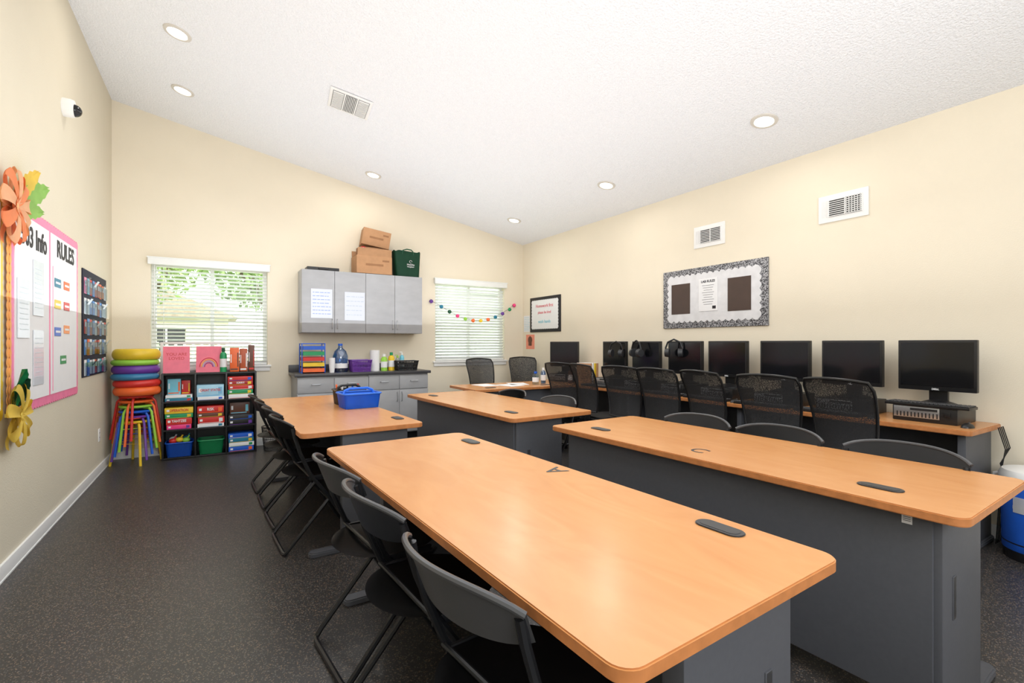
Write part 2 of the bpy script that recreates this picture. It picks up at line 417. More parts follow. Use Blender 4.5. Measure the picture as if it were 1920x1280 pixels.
dup(mc,(3.12,5.72,0),R(182),'black mesh-back office chair behind the teacher table')
dup(mc,(3.88,5.97,0),R(160),'black mesh-back office chair in the corner')

# ---------- monitors / PCs ----------
def make_monitor(w=.41,h=.335,label='black flat computer monitor on top of a desktop computer'):
    th=thing('monitor',label,'monitor',group='computer monitors')
    b=B(black); b.box(0,-.02,.095+h/2,w,.04,h,.006); b.box(0,.015,.095+h/2,w*.7,.04,h*.6,.01); ob('bezel',b,th)
    b=B(screen); b.box(0,-.0405,.102+h/2,w-.03,.002,h-.045); ob('screen',b,th)
    b=B(silver); b.box(0,-.041,.105,.03,.002,.008,.0005); ob('badge',b,th)
    b=B(black); b.box(0,.02,.1,.1,.03,.2,.006); ob('stand_neck',b,th)
    b=B(black); b.lathe([(0,0),(.11,0),(.11,.008),(.05,.03),(0,.035)],24,T(0,.0,0)); ob('stand_base',b,th)
    return th
def make_pc():
    th=thing('desktop_computer','black and silver small form desktop computer lying flat','computer',group='desktop computers')
    b=B(black); b.box(0,0,.05,.335,.32,.1,.005); ob('case',b,th)
    b=B(silver); b.box(-.04,-.1605,.06,.24,.003,.07,.001); ob('front_trim',b,th)
    b=B(blackm)
    for k in range(12): b.box(-.14+k*.019,-.163,.045,.006,.003,.03)
    b.box(.0,-.163,.08,.14,.003,.014); ob('grille',b,th)
    b=B(black); b.box(.12,-.163,.06,.03,.004,.03,.001); ob('power_button',b,th)
    return th
def make_kb():
    th=thing('keyboard','black wired computer keyboard with low keys','keyboard',group='keyboards')
    b=B(black); b.box(0,0,.009,.44,.13,.018,.004); ob('case',b,th)
    b=B(darkg)
    for r_ in range(5):
        for k in range(20): b.box(-.205+k*.0216,-.048+r_*.024,.021,.018,.019,.007,.002,seg=1)
    ob('keys',b,th); return th
def make_mouse():
    th=thing('computer_mouse','small black computer mouse','mouse',group='computer mice')
    b=B(black); b.sphere((0,0,.0),.03,(1,1.7,.95),3)
    bmesh.ops.bisect_plane(b.bm,geom=b.bm.verts[:]+b.bm.edges[:]+b.bm.faces[:],plane_co=(0,0,0),plane_no=(0,0,1),clear_inner=True)
    ob('shell',b,th); b=B(darkg); b.cyl((-.003,.028,.025),(.003,.028,.025),.007,seg=12); ob('scroll_wheel',b,th); return th
mo=make_monitor(); pc=make_pc(); kb=make_kb(); ms=make_mouse()
ys=[1.27,1.77,2.27,2.80,3.28,3.80,4.30]
for i,y in enumerate(ys):
    r_=R(-90+random.uniform(-3,3))
    if i==0:
        mo.location=(4.08,y,.84); mo.rotation_euler=(0,0,R(-90)); pc.location=(4.04,1.28,.74); pc.rotation_euler=(0,0,R(-90))
        kb.location=(3.935,1.27,.84); kb.rotation_euler=(0,0,R(-92)); ms.location=(3.86,1.06,.74); ms.rotation_euler=(0,0,R(-90))
        text(mo,'DELL',.018,0,-.0425,.106,paper)
    else:
        dup(mo,(4.08,y,.84),r_); dup(pc,(4.04,y,.74),R(-90)); dup(kb,(3.79,y+.03,.74),r_); dup(ms,(3.80,y-.245,.74),r_)
m8=dup(mo,(4.0,5.2,.84),R(-60),'black computer monitor by the corner'); dup(pc,(4.0,5.2,.74),R(-65))
def make_hp():
    th=thing('headphones','black padded headphones hanging on a monitor','headphones',group='headphones')
    b=B(black); b.tube([(-.075,0,-.05),(-.082,0,0),(-.06,0,.06),(0,0,.088),(.06,0,.06),(.082,0,0),(.075,0,-.05)],.009); ob('headband',b,th)
    for s in (-1,1):
        b=B(darkg); b.cyl((s*.045,0,-.05),(s*.088,0,-.05),.048,.04,seg=20); ob('ear_cup',b,th)
    return th
hp=make_hp(); hp.location=(3.98,3.36,1.20); hp.rotation_euler=(0,0,R(-60))
dup(hp,(3.98,3.88,1.19),R(-100)); dup(hp,(3.98,4.20,1.18),R(-70))
cb=B(black)
for k in range(4):
    x=4.1+k*.03; cb.tube([(x,.985,.73),(x+.01,.955,.6),(x-.03,.96+.01*k,.5),(x+.05,.94,.38-.04*k),(x-.02,.975,.28),(x+.02,1.0,.006)],.003,6)
ob('power_cable',cb,label='tangle of black power cables hanging off the desk end',category='cable')

# ---------- water cooler jug ----------
th=thing('beverage_cooler','blue insulated beverage cooler with white lid on the floor','cooler',(4.05,.79,0))
b=B(blue); b.lathe([(0,.03),(.15,.03),(.165,.06),(.17,.44),(.165,.455),(0,.455)],32); ob('body',b,th)
b=B(whitem); b.lathe([(0,.455),(.178,.455),(.18,.48),(.165,.51),(.1,.522),(0,.524)],32); b.box(0,0,.532,.26,.03,.02,.006); ob('lid',b,th)
b=B(black); b.lathe([(0,0),(.158,0),(.166,.1),(.16,.11),(0,.11)],32); ob('base_ring',b,th)
b=B(paper)
def lab(u,v):
    a=R(150+u*35); return (.1715*math.cos(a),.1715*math.sin(a),.28+v*.09)
b.sheet(lab,10,2,.001); b.m(lime); b.sheet(lambda u,v:(lab(u,0)[0]*1.01,lab(u,0)[1]*1.01,.30+v*.02),10,1,.001); ob('printed_label',b,th)
b=B(black); b.cyl((-.17,0,.09),(-.2,0,.09),.014); b.cyl((-.195,0,.1),(-.195,0,.06),.01); ob('spigot',b,th)
for s in (-1,1):
    b=B(whitem); b.tube([(0,s*.172,.47),(0,s*.2,.46),(0,s*.205,.36),(0,s*.18,.33)],.009); ob('handle',b,th)
# ---------- cabinets ----------
def door(parent,x0,x1,z0,z1,y,hx,hz0,hz1):
    b=B(cabm); b.box((x0+x1)/2,y-.009,(z0+z1)/2,x1-x0-.004,.018,z1-z0-.004,.002); d=ob('door',b,parent)
    b=B(silver); b.tube([(hx,y-.018,hz0),(hx,y-.038,hz0+.012),(hx,y-.04,(hz0+hz1)/2),(hx,y-.038,hz1-.012),(hx,y-.018,hz1)],.005); ob('handle',b,d)
    return d
for i,x in enumerate((.86,1.63)):
    th=thing('wall_cabinet','gray laminate two-door wall cabinet','cabinet',(x,YB,0),0,'wall cabinets')
    b=B(cabm); b.box(.385,-.15,1.767,.768,.299,.775,.002); ob('body',b,th)
    door(th,0,.385,1.38,2.155,-.3,.355,1.43,1.55); door(th,.385,.77,1.38,2.155,-.3,.415,1.43,1.55)
def sheetpaper(name,label,x,y,z,w,h,lines,mat,lm,parentrot=0,seed=0,cat='paper'):
    th=thing(name,label,cat,(x,y,z),parentrot)
    b=B(mat); b.box(0,-.0015,0,w,.003,h); ob('sheet',b,th)
    if lines:
        rn=random.Random(seed); b=B(lm)
        for k in range(lines):
            zz=h/2-(k+1)*h/(lines+1.2); xx=-w*.42
            while xx<w*.36:
                l_=rn.uniform(.015,.05)*w/.25; b.box(xx+l_/2,-.0036,zz,l_,.001,h/(lines+1)*.16); xx+=l_+w*.04
        ob('writing',b,th,kind='stuff')
    return th
pg=M('paper_cool',(206,211,224),.3,var=.01)
sheetpaper('paper_notice','white sheet with blue handwriting taped to the cabinet door',1.09,YB-.319,1.74,.25,.36,7,pg,col('inklight',(130,155,215)),seed=1)
sheetpaper('paper_notice','white sheet with faint print taped to the cabinet door',1.49,YB-.319,1.72,.25,.36,5,pg,col('faint',(185,196,210)),seed=2)
for i,(x,w_) in enumerate(((.78,.825),(1.605,.785))):
    th=thing('base_cabinet','gray laminate base cabinet with drawers over doors','cabinet',(x,YB-.004,0),0,'base cabinets')
    b=B(cabm); b.box(w_/2,-.27,.47,w_-.002,.54,.76,.002); b.m(blackm); b.box(w_/2,-.25,.045,w_-.002,.47,.09); ob('body',b,th)
    for k in range(2):
        x0=k*w_/2; x1=x0+w_/2
        b=B(cabm); b.box((x0+x1)/2,-.549,.745,w_/2-.006,.018,.17,.002); d=ob('drawer',b,th)
        b=B(silver); xm=(x0+x1)/2; b.tube([(xm-.05,-.558,.76),(xm-.045,-.578,.76),(xm+.045,-.578,.76),(xm+.05,-.558,.76)],.005); ob('handle',b,d)
        door(th,x0,x1,.1,.65,-.54,x1-.03 if k==0 else x0+.03,.5,.62)
b=B(cabtop); b.box(1.585,YB-.295,.87,1.67,.59,.035,.006); b.box(1.585,YB-.012,.93,1.67,.02,.09,.003)
ob('countertop',b,label='dark gray laminate countertop with backsplash',category='countertop')
CT=.8875
th=thing('paper_tray_stack','stack of coloured plastic trays in a blue frame on the counter','desk organizer',(.98,6.33,CT))
b=B(blue)
for sx in (-.13,.13):
    for sy in (-.1,.1): b.box(sx,sy,.18,.012,.012,.36,.002)
    b.box(sx,0,.355,.012,.2,.012); b.box(sx,0,.006,.012,.2,.012)
b.box(0,.1,.006,.26,.012,.012); b.box(0,.1,.355,.26,.012,.012)
ob('frame',b,th)
for k,m_ in enumerate((orange,yellow,red,green,blue)):
    b=B(m_); z=.014+k*.067
    b.box(0,0,z+.003,.24,.26,.006)
    for sx in (-.118,.118): b.box(sx,0,z+.022,.005,.26,.044)
    b.box(0,-.128,z+.022,.24,.005,.044); b.box(0,.128,z+.022,.24,.005,.044)
    b.m(paper); b.box(0,.0,z+.02,.21,.22,.028,.002); ob('tray',b,th)
b=B(paper); b.lathe([(0,0),(.028,0),(.036,.1),(.036,.18),(.034,.18),(.0,.175)],20); ob('paper_cup_stack',b,loc=(1.19,6.22,CT),label='stack of white paper cups on the counter',category='cup')
th=thing('water_jug','clear plastic water jug with blue tint on the counter','bottle',(1.31,6.32,CT))
b=B(bluecl); b.lathe([(0,0),(.085,0),(.09,.02),(.09,.1),(.085,.12),(.09,.14),(.09,.2),(.07,.26),(.03,.3),(.025,.33),(0,.33)],28); ob('bottle',b,th)
b=B(blue); b.cyl((0,0,.33),(0,0,.355),.028); ob('cap',b,th)
b=B(paper); b.lathe([(.0905,.05),(.0915,.05),(.0915,.11),(.0905,.11)],28); ob('wrap_label',b,th)
def basket(name,label,m_,x,y,z,w,d,h,cat='basket',tw=.85):
    th=thing(name,label,cat,(x,y,z)); b=B(m_)
    for k in range(4):
        f=k/3; ww=w*(tw+(1-tw)*f)/2; dd=d*(tw+(1-tw)*f)/2; zz=.004+f*(h-.008)
        b.tube([(-ww,-dd,zz),(ww,-dd,zz),(ww,dd,zz),(-ww,dd,zz)],.004 if k<3 else .007,6,True)
    n=14
    for sx,sy,ex,ey in ((-1,-1,1,-1),(1,-1,1,1),(1,1,-1,1),(-1,1,-1,-1)):
        for i in range(n):
            t=i/n; px=sx+(ex-sx)*t; py=sy+(ey-sy)*t; t2=(i+1)/n; qx=sx+(ex-sx)*t2; qy=sy+(ey-sy)*t2
            b.cyl((px*w*tw/2,py*d*tw/2,.003),(qx*w/2,qy*d/2,h),.0035,seg=5); b.cyl((qx*w*tw/2,qy*d*tw/2,.003),(px*w/2,py*d/2,h),.0035,seg=5)
    ob('lattice',b,th); b=B(m_); b.box(0,0,.004,w*tw,d*tw,.006); ob('bottom',b,th); return th
basket('basket','purple perforated plastic basket on the counter',purple,1.545,6.28,CT,.25,.2,.15)
b=B(paper); b.lathe([(.02,0),(.062,0),(.062,.27),(.02,.27),(.02,0)],28); ob('paper_towel_roll',b,loc=(1.745,6.33,CT),label='upright white paper towel roll',category='paper towel')
def bottle(name,label,m1,m2,x,y,z,r,h,cat='bottle',pump=False):
    th=thing(name,label,cat,(x,y,z)); b=B(m1); b.lathe([(0,0),(r,0),(r,h*.68),(r*.8,h*.78),(r*.45,h*.82),(r*.4,h*.84),(0,h*.84)],20); ob('body',b,th)
    b=B(m2); b.cyl((0,0,h*.84),(0,0,h*.93 if pump else h),r*.5,seg=14)
    if pump: b.cyl((0,0,h*.9),(0,0,h),r*.15,seg=8); b.box(-r*.5,0,h,r*1.4,r*.4,h*.04,.002)
    ob('cap',b,th); b=B(paper); b.lathe([(r*1.005,h*.2),(r*1.02,h*.2),(r*1.02,h*.55),(r*1.005,h*.55)],20); ob('wrap_label',b,th)
bottle('canister','yellow-green canister of wipes with white cap',lime,whitem,1.86,6.3,CT,.042,.22,'canister')
bottle('canister','yellow canister of wipes with a green cap',yellow,green,1.965,6.33,CT,.042,.24,'canister')
bottle('soap_bottle','green hand soap pump bottle',clear,lime,2.06,6.36,CT,.03,.2,pump=True)
bottle('soap_bottle','blue hand soap pump bottle',cyan,whitem,2.14,6.42,CT,.03,.24,pump=True)
basket('basket','black plastic basket on the counter',black,2.14,6.25,CT,.29,.17,.13)
TZ=2.158
th=thing('binder','flat black case lying on the wall cabinet','case',(1.12,6.48,TZ)); b=B(black); b.box(0,0,.02,.38,.2,.04,.006); ob('case_body',b,th); b=B(darkg); b.tube([(-.06,-.1,.02),(-.05,-.125,.02),(.05,-.125,.02),(.06,-.1,.02)],.006); ob('handle',b,th)
def cbox(label,x,y,z,w,d,h,rot,flap=False,m_=card):
    th=thing('cardboard_box',label,'box',(x,y,z),rot=rot); b=B(m_); b.box(0,0,h/2,w,d,h,.003); ob('carton',b,th)
    b=B(card2); b.box(0,-d/2-.0008,h/2+.0,w*.5,.001,h*.12); b.box(0,0,h+.0008,w,.05,.001); b.box(w*.32,-d/2-.0008,h*.75,w*.2,.001,h*.1); ob('tape',b,th,kind='stuff')
    if flap:
        for s in (-1,1):
            b=B(m_); b.box(0,0,0,w*.96,.004,.1,mtx=T(0,s*(d/2+.008),h+.045)@Matrix.Rotation(R(-14*s),4,'X')); ob('flap',b,th)
    return th
cbox('open brown cardboard box on top of the wall cabinet',1.745,6.48,TZ,.46,.3,.23,(0,0,0),True)
cbox('small brown cardboard box nested in the lower carton',1.76,6.49,TZ+.232,.38,.2,.12,(0,0,R(3)),m_=card2)
cbox('tilted brown cardboard box topping the stack',1.78,6.5,TZ+.37,.36,.22,.22,(0,R(9),R(-6)))
th=thing('round_tag','round red and white sticker roll on the cartons','sticker roll',(1.6,6.335,TZ+.3)); b=B(red); b.cyl((0,.0,0),(0,.02,0),.045,seg=24); ob('disc',b,th); b=B(paper); b.cyl((0,-.001,0),(0,0,0),.03,seg=24); ob('centre_label',b,th)
th=thing('tote_bag','dark green reusable shopping bag with white print','bag',(2.22,6.48,TZ))
b=B(dkgreen)
def bag(u,v):
    a=u*2*math.pi; w_=.165+.025*v; d_=.1; ca,sa=math.cos(a),math.sin(a)
    x=w_*math.copysign(abs(ca)**.35,ca); y=d_*math.copysign(abs(sa)**.35,sa); return (x,y*(1-.25*v),.002+v*.35+.008*math.sin(6*a)*v)
b.sheet(bag,48,6,.003); b.box(0,0,.004,.31,.18,.004); ob('bag_body',b,th)
for s in (-1,1):
    b=B(dkgreen); b.tube([(-.08,s*.07,.3),(-.07,s*.08,.36),(-.02,s*.09,.375),(.04,s*.09,.37),(.07,s*.08,.35),(.08,s*.07,.3)],.008); ob('strap',b,th)
text(th,'Healthy',.034,.03,-.107,.165,paper); text(th,'Neighbor',.026,.03,-.107,.135,paper)
b=B(paper); b.tube([(.03+.018*math.cos(a*.4),-.106,.205+.018*math.sin(a*.4)) for a in range(14)],.0018,5); ob('emblem',b,th)

# ---------- cubby shelf ----------
cx0,cx1=-.52,.375; cw=(cx1-cx0); th=thing('cube_shelf','black three by three cube storage shelf against the wall','shelf',((cx0+cx1)/2,6.45,0))
b=B(black); hh=.925
for k in range(4):
    xx=-cw/2+.01+k*(cw-.02)/3; b.box(xx,0,hh/2,.018,.3,hh,.002)
    zz=.012+k*(hh-.024)/3; b.box(0,0,zz,cw,.298,.018,.002)
b.box(0,.147,hh/2,cw-.01,.006,hh-.01); ob('shelf_body',b,th)
CX=[-.52+.155+k*.292 for k in range(3)]; CZ=[.022,.322,.6225]
th=thing('frame_stand','white metal frame standing behind the cube shelf','rack',(-.08,6.618,0))
b=B(whitem); b.box(-.46,0,.63,.03,.02,1.26,.004); ob('post',b,th); b=B(whitem); b.box(.40,0,.63,.03,.02,1.26,.004); ob('post',b,th)
b=B(whitem); b.box(-.03,0,1.25,.83,.02,.03,.004); ob('top_bar',b,th); b=B(whitem); b.box(-.03,0,.95,.83,.018,.03,.004); ob('cross_bar',b,th)
def gbox(label,x,y,z,w,d,h,m1,m2=None,txt=None,tm=None,rz=0,ts=.05,cat='board game'):
    th=thing('game_box',label,cat,(x,y,z),rz,'board games'); b=B(m1); b.box(0,0,h/2,w,d,h,.003); ob('box',b,th)
    b=B(m2 or paper); b.box(w*.36,-d/2-.0006,h*.5,w*.14,.001,h*.6); b.box(-w*.05,-d/2-.0006,h*.1,w*.8,.001,h*.07); b.m(paper); b.box(-w*.38,-d/2-.0006,h*.55,w*.1,.001,h*.35); ob('printed_panel',b,th)
    if txt: text(th,txt,ts*.85,-.0,-d/2-.0015,h*.55,tm or paper,bold=.0008,sx=.8)
    return th
y0=6.42
z=CZ[2]
gbox('upright colourful card game box',CX[0]-.05,6.44,z+.067,.12,.08,.17,cyan,orange,rz=R(3))
gbox('upright colourful card game box',CX[0]+.06,6.44,z+.067,.08,.08,.15,red,yellow,rz=R(-4))
gbox('blue board game box lying flat',CX[0],y0,z,.25,.24,.035,teal,red)
gbox('white board game box lying flat',CX[0],y0,z+.035,.24,.22,.032,paper,green)
gbox('pale blue geography board game box',CX[1]-.005,y0,z+.035,.255,.22,.13,col('pale',(165,210,232)),col('pale2',(120,180,215)),'GREAT STATES',red,ts=.042)
gbox('flat white board game box',CX[1],y0,z,.25,.24,.035,paper,blue)
for k,(m1,m2,t_) in enumerate(((paper,red,None),(green,yellow,None),(red,paper,None),(col('dred',(170,30,30)),yellow,'SORRY!'),(red,blue,None))):
    gbox('red and white board game box in a stack',CX[2]+random.uniform(-.008,.008),y0,z+k*.05,.25,.23,.048,m1,m2,t_,ts=.035)
z=CZ[1]
gbox('yellow board game box with a name in capitals',CX[0],y0,z+.17,.255,.23,.062,yellow,yellow,'OPERATION',red,ts=.045)
gbox('green board game box',CX[0],y0,z+.12,.25,.22,.048,green,yellow)
gbox('red board game box with a name in capitals',CX[0],y0,z+.05,.23,.22,.068,red,red,'YAHTZEE',paper,ts=.045)
gbox('pink board game box',CX[0],y0,z,.22,.22,.048,hot,purple)
for k,(m1,m2,h) in enumerate(((paper,teal,.04),(red,paper,.07),(brown,yellow,.045),(red,orange,.075))):
    gbox('red board game box in a stack',CX[1]+random.uniform(-.006,.006),y0,z+sum((.04,.07,.045,.075)[:k]),.25,.23,h-.001,m1,m2,'RISK' if k==3 else None,ts=.05)
for k,(m1,m2,h) in enumerate(((black,purple,.06),(darkg,blue,.05))):
    gbox('dark board game box lying flat',CX[2],y0,z+k*.061,.25,.23,h,m1,m2)
gbox('dark picture board game box standing on edge',CX[2]-.01,6.44,z+.112,.2,.06,.13,brown,cyan)
z=CZ[0]
def bin_(label,m_,x):
    th=thing('storage_bin',label,'bin',(x,6.42,z),0,'plastic bins'); b=B(m_); p=rrect(2,2,.3,4); n=len(p)
    def wl(u,v):
        px,py=p[int(round(u*n))%n]; s=.88+.12*v; return (px*.122*s,py*.115*s,.002+v*.15)
    b.sheet(wl,n,3,.003); b.box(0,0,.004,.2,.19,.005); ob('tub',b,th)
    b=B(m_); b.tube([(x_*.125,y_*.118,.152) for x_,y_ in rrect(2,2,.3,4)],.006,6,True); ob('rim',b,th)
bin_('blue plastic storage bin of small toys',blue,CX[0]); bin_('green plastic storage bin inside the cube shelf',green,CX[1])
k=0
for m_ in (red,yellow,lime,paper,orange,teal):
    b=B(m_); b.sphere((0,0,0),.03,(1.3,1,1),2); b.cyl((0,0,0),(.03,.0,.05),.008,seg=8); ob('small_toy',b,loc=(CX[0]-.06+(k%3)*.06,6.39+(k//3)*.06,z+.165+.01*(k%2)),label='small coloured plastic toy in the blue bin',category='toy',group='toys in the bin'); k+=1
for k,(m1,m2,h) in enumerate(((blue,orange,.055),(paper,green,.045),(teal,yellow,.05),(blue,paper,.05))):
    gbox('blue puzzle box in a stack',CX[2]+random.uniform(-.006,.006),y0,z+sum((.055,.045,.05,.05)[:k]),.25,.23,h-.001,m1,m2)
z=.926
for x,t_,m_ in ((-.39,'YOU ARE\nLOVED',hot),(-.095,None,None)):
    th=thing('paper_sign','pink paper sign with lettering leaning on the shelf top' if t_ else 'pink paper craft sign with a rainbow drawing','sign',(x,6.36,z),rot=(R(-8),0,R(3 if t_ else -4)))
    b=B(col('signpink',(245,128,148),.7)); b.box(0,0,.145,.24,.004,.29); ob('sheet',b,th)
    if t_:
        text(th,t_,.045,0,-.003,.18,red,bold=.0)
    else:
        for j,cc in enumerate((red,yellow,cyan,purple)):
            b=B(cc); b.tube([((.085-j*.015)*math.cos(R(a)),-.004,.06+(.1-j*.018)*math.sin(R(a))) for a in range(0,181,12)],.004,5); ob('rainbow_band',b,th)
bottle('spray_bottle','green squeeze bottle on top of the shelf',green,dkgreen,.045,6.36,z,.035,.27)
gbox('orange and brown upright game box',.155,6.40,z,.09,.16,.27,orange,brown,cat='board game')
gbox('brown and white upright game box',.245,6.40,z,.075,.16,.26,col('rust',(180,80,40)),paper)
gbox('red upright game box on the shelf top',.325,6.41,z,.06,.15,.3,brown,red)
def wire_bin():
    th=thing('waste_basket','black wire mesh waste basket on the floor','waste basket',(.545,6.30,0)); b=B(black)
    for k in range(9):
        f=k/8; r_=.095+.025*f; b.tube([(r_*math.cos(R(a)),r_*math.sin(R(a)),.005+f*.27) for a in range(0,360,18)],.0025 if k<8 else .006,5,True)
    for a in range(0,360,10): c,s=math.cos(R(a)),math.sin(R(a)); b.cyl((.095*c,.095*s,.004),(.12*c,.12*s,.275),.0022,seg=5)
    ob('wire_mesh',b,th); b=B(black); b.cyl((0,0,0),(0,0,.006),.095,seg=24); ob('bottom',b,th)
wire_bin()
# ---------- stools and cushions ----------
scol=[yellow,purple,blue,lime,orange,red]; SX,SY=-.735,6.36
for k,m_ in enumerate(scol):
    th=thing('stacking_stool','stackable stool with coloured metal legs, nested in a stack','stool',(SX,SY,k*.052),R(14*k-30),'stacked stools')
    b=B(m_); b.lathe([(0,.425),(.14,.425),(.15,.435),(.15,.443),(.14,.45),(0,.45)],28); ob('seat',b,th)
    for a in (45,135,225,315):
        c,s=math.cos(R(a)),math.sin(R(a)); b=B(m_)
        b.tube([(.08*c,.08*s,.418),(.135*c,.135*s,.415),(.16*c,.16*s,.38),(.215*c,.215*s,.012),(.216*c,.216*s,.0)],.012); ob('leg',b,th)
    b=B(m_); b.tube([(.187*math.cos(R(a)),.187*math.sin(R(a)),.22) for a in range(45,405,90)],.006,6,True); ob('brace',b,th)
z=.712
for nm,m_,h in (('orange',orange,.085),('red',red,.072),('blue',col('steelblue',(52,120,160)),.065),('purple',purple,.085),('green',lime,.06),('yellow',yellow,.105)):
    b=B(m_); r_=.205
    prof=[(0,.012)]+[(r_-.045+.045*math.cos(R(a)),h/2+h*.56*math.sin(R(a))) for a in range(-75,91,15)]+[(r_*.4,h*1.06),(.015,h*1.0),(0,h*.96)]
    prof[1]=(r_*.75,0.0)
    b.lathe(prof,32); ob('seat_cushion',b,loc=(SX+random.uniform(-.012,.012),SY+random.uniform(-.01,.01),z),label='round %s vinyl seat cushion in a stack'%nm,category='cushion',group='stacked seat cushions'); z+=h
# ---------- caddies on T4 ----------
def caddy(label,m_,x,y,rz,k=1,h=.115):
    th=thing('caddy',label,'caddy',(x,y,.74),rz); b=B(m_); p=rrect(2,2,.25,4); n=len(p)
    def wl(u,v):
        px,py=p[int(round(u*n))%n]; s=.9+.1*v; return (px*.145*s*k,py*.12*s*k,.002+v*h)
    b.sheet(wl,n,3,.003); b.box(0,0,.004,.25*k,.2*k,.006); ob('tub',b,th)
    b=B(m_); b.tube([(px*.148*k,py*.123*k,h) for px,py in rrect(2,2,.25,4)],.007,6,True); ob('rim',b,th)
    b=B(m_); b.box(0,0,h*.55,.27*k,.006,h*.9); b.box(0,.0,h-.012,.27*k,.1*k,.006); b.box(0,0,h+.035,.15*k,.022,.018,.006)
    for s in (-1,1): b.tube([(s*.12*k,0,h-.01),(s*.11*k,0,h+.02),(s*.07*k,0,h+.035)],.01)
    ob('handle_divider',b,th); return th
caddy('blue plastic supply caddy with handle on the table',col('caddyblue',(40,112,222)),.955,3.93,R(4))
caddy('black plastic supply caddy on the table',black,.94,4.20,R(3),.8,.12)
for i in range(5):
    b=B((orange,paper,black,blue,red)[i]); b.cyl((0,0,0),(.01*(i-2),.01,.15),.008,seg=8); ob('marker',b,loc=(.87+i*.035,4.25,.75),label='marker pen standing in the black caddy',category='pen',group='markers in the caddy')
for (x,y,r_) in ((3.0,4.98,.2),(3.18,5.1,-.3),(2.75,5.15,.1)):
    b=B(paper); b.box(0,0,.002,.22,.28,.004); ob('paper_sheet',b,loc=(x,y,.741),rot=(0,0,r_),label='loose white paper on the teacher table',category='paper',group='loose papers')
bottle('glass_jar','clear jar with a blue lid on the teacher table',clear,blue,3.35,4.95,.74,.04,.16,'jar')
bottle('water_bottle','small clear water bottle on the table',bluecl,whitem,3.5,5.0,.74,.032,.2)
bottle('soap_bottle','dark pump bottle on the computer desk',brown,black,3.82,4.86,.74,.03,.2,pump=True)
for k,m_ in enumerate((card,paper,yellow,card)):
    b=B(m_); b.box(0,0,.13,.03,.2,.26,.002); b.m(paper); b.box(.0,.0,.131,.026,.198,.262); ob('folder',b,loc=(3.9+.035*k,4.68,.74),rot=(0,0,R(20)),label='upright file folder on the computer desk',category='folder',group='file folders')

# ---------- left wall ----------
LX=XL
def lwall(name,label,cat,y,z,**k): return thing(name,label,cat,(LX,y,z),R(90),**k)
th=lwall('bulletin_board','white paper bulletin board with pink scalloped border and class rules','bulletin board',4.40,1.45)
b=B(pink); b.prism(scal(1.46,1.19,.05,.012),.008,UP); ob('scalloped_border',b,th,loc=(0,-.002,0))
b=B(paper); b.box(0.0,-.012,0,1.36,.004,1.09); ob('backing_paper',b,th)
b=B(pink); b.box(-.035,-.015,0,.022,.002,1.09); b.box(.035,-.015,-.1,.006,.002,.85); ob('divider_strip',b,th)
b=B(M('c_softorange',(246,170,90),.5)); b.prism(scal(.012,1.17,.05,.010),.003,T(-.752,-.013,0)@UP); b.m(yellow); b.prism(scal(.015,1.17,.05,.012),.003,T(-.775,-.01,0)@UP); ob('side_border',b,th)
text(th,'503 Info',.17,-.345,-.016,.43,ink,bold=.004,sx=.86); text(th,'RULES',.165,.36,-.016,.455,ink,bold=.004,sx=1.02)
def cardb(x,z,w,h,m_,m2=paper):
    b=B(m_); b.box(x,-.016,z,w,.002,h); b.m(m2); b.box(x,-.0175,z,w*.75,.001,h*.25); ob('rule_card',b,th)
for x,z,m_ in ((.15,.22,teal),(.38,.22,orange),(.15,.07,yellow),(.38,.07,red),(.15,-.12,blue),(.38,-.10,coral),(.29,-.32,green)): cardb(x,z,.15,.06,m_)
for x,z in ((-.28,.14),(-.28,-.29),(-.55,0.0)):
    b=B(M('sleeve',(222,226,232),.15,var=.02)); b.box(x,-.017,z,.2,.003,.34); b.m(paleg)
    for k in range(9): b.box(x,-.0188,z+.12-k*.03,.14,.001,.005)
    ob('plastic_sleeve',b,th)
th2=lwall('bulletin_board','neighbouring bulletin board with a yellow scalloped edge','bulletin board',3.20,1.44)
b=B(yellow); b.prism(scal(.72,1.17,.05,.012),.006,T(0,-.002,0)@UP); b.m(paper); b.box(0,-.011,0,.64,.004,1.08); ob('backing_paper',b,th2)
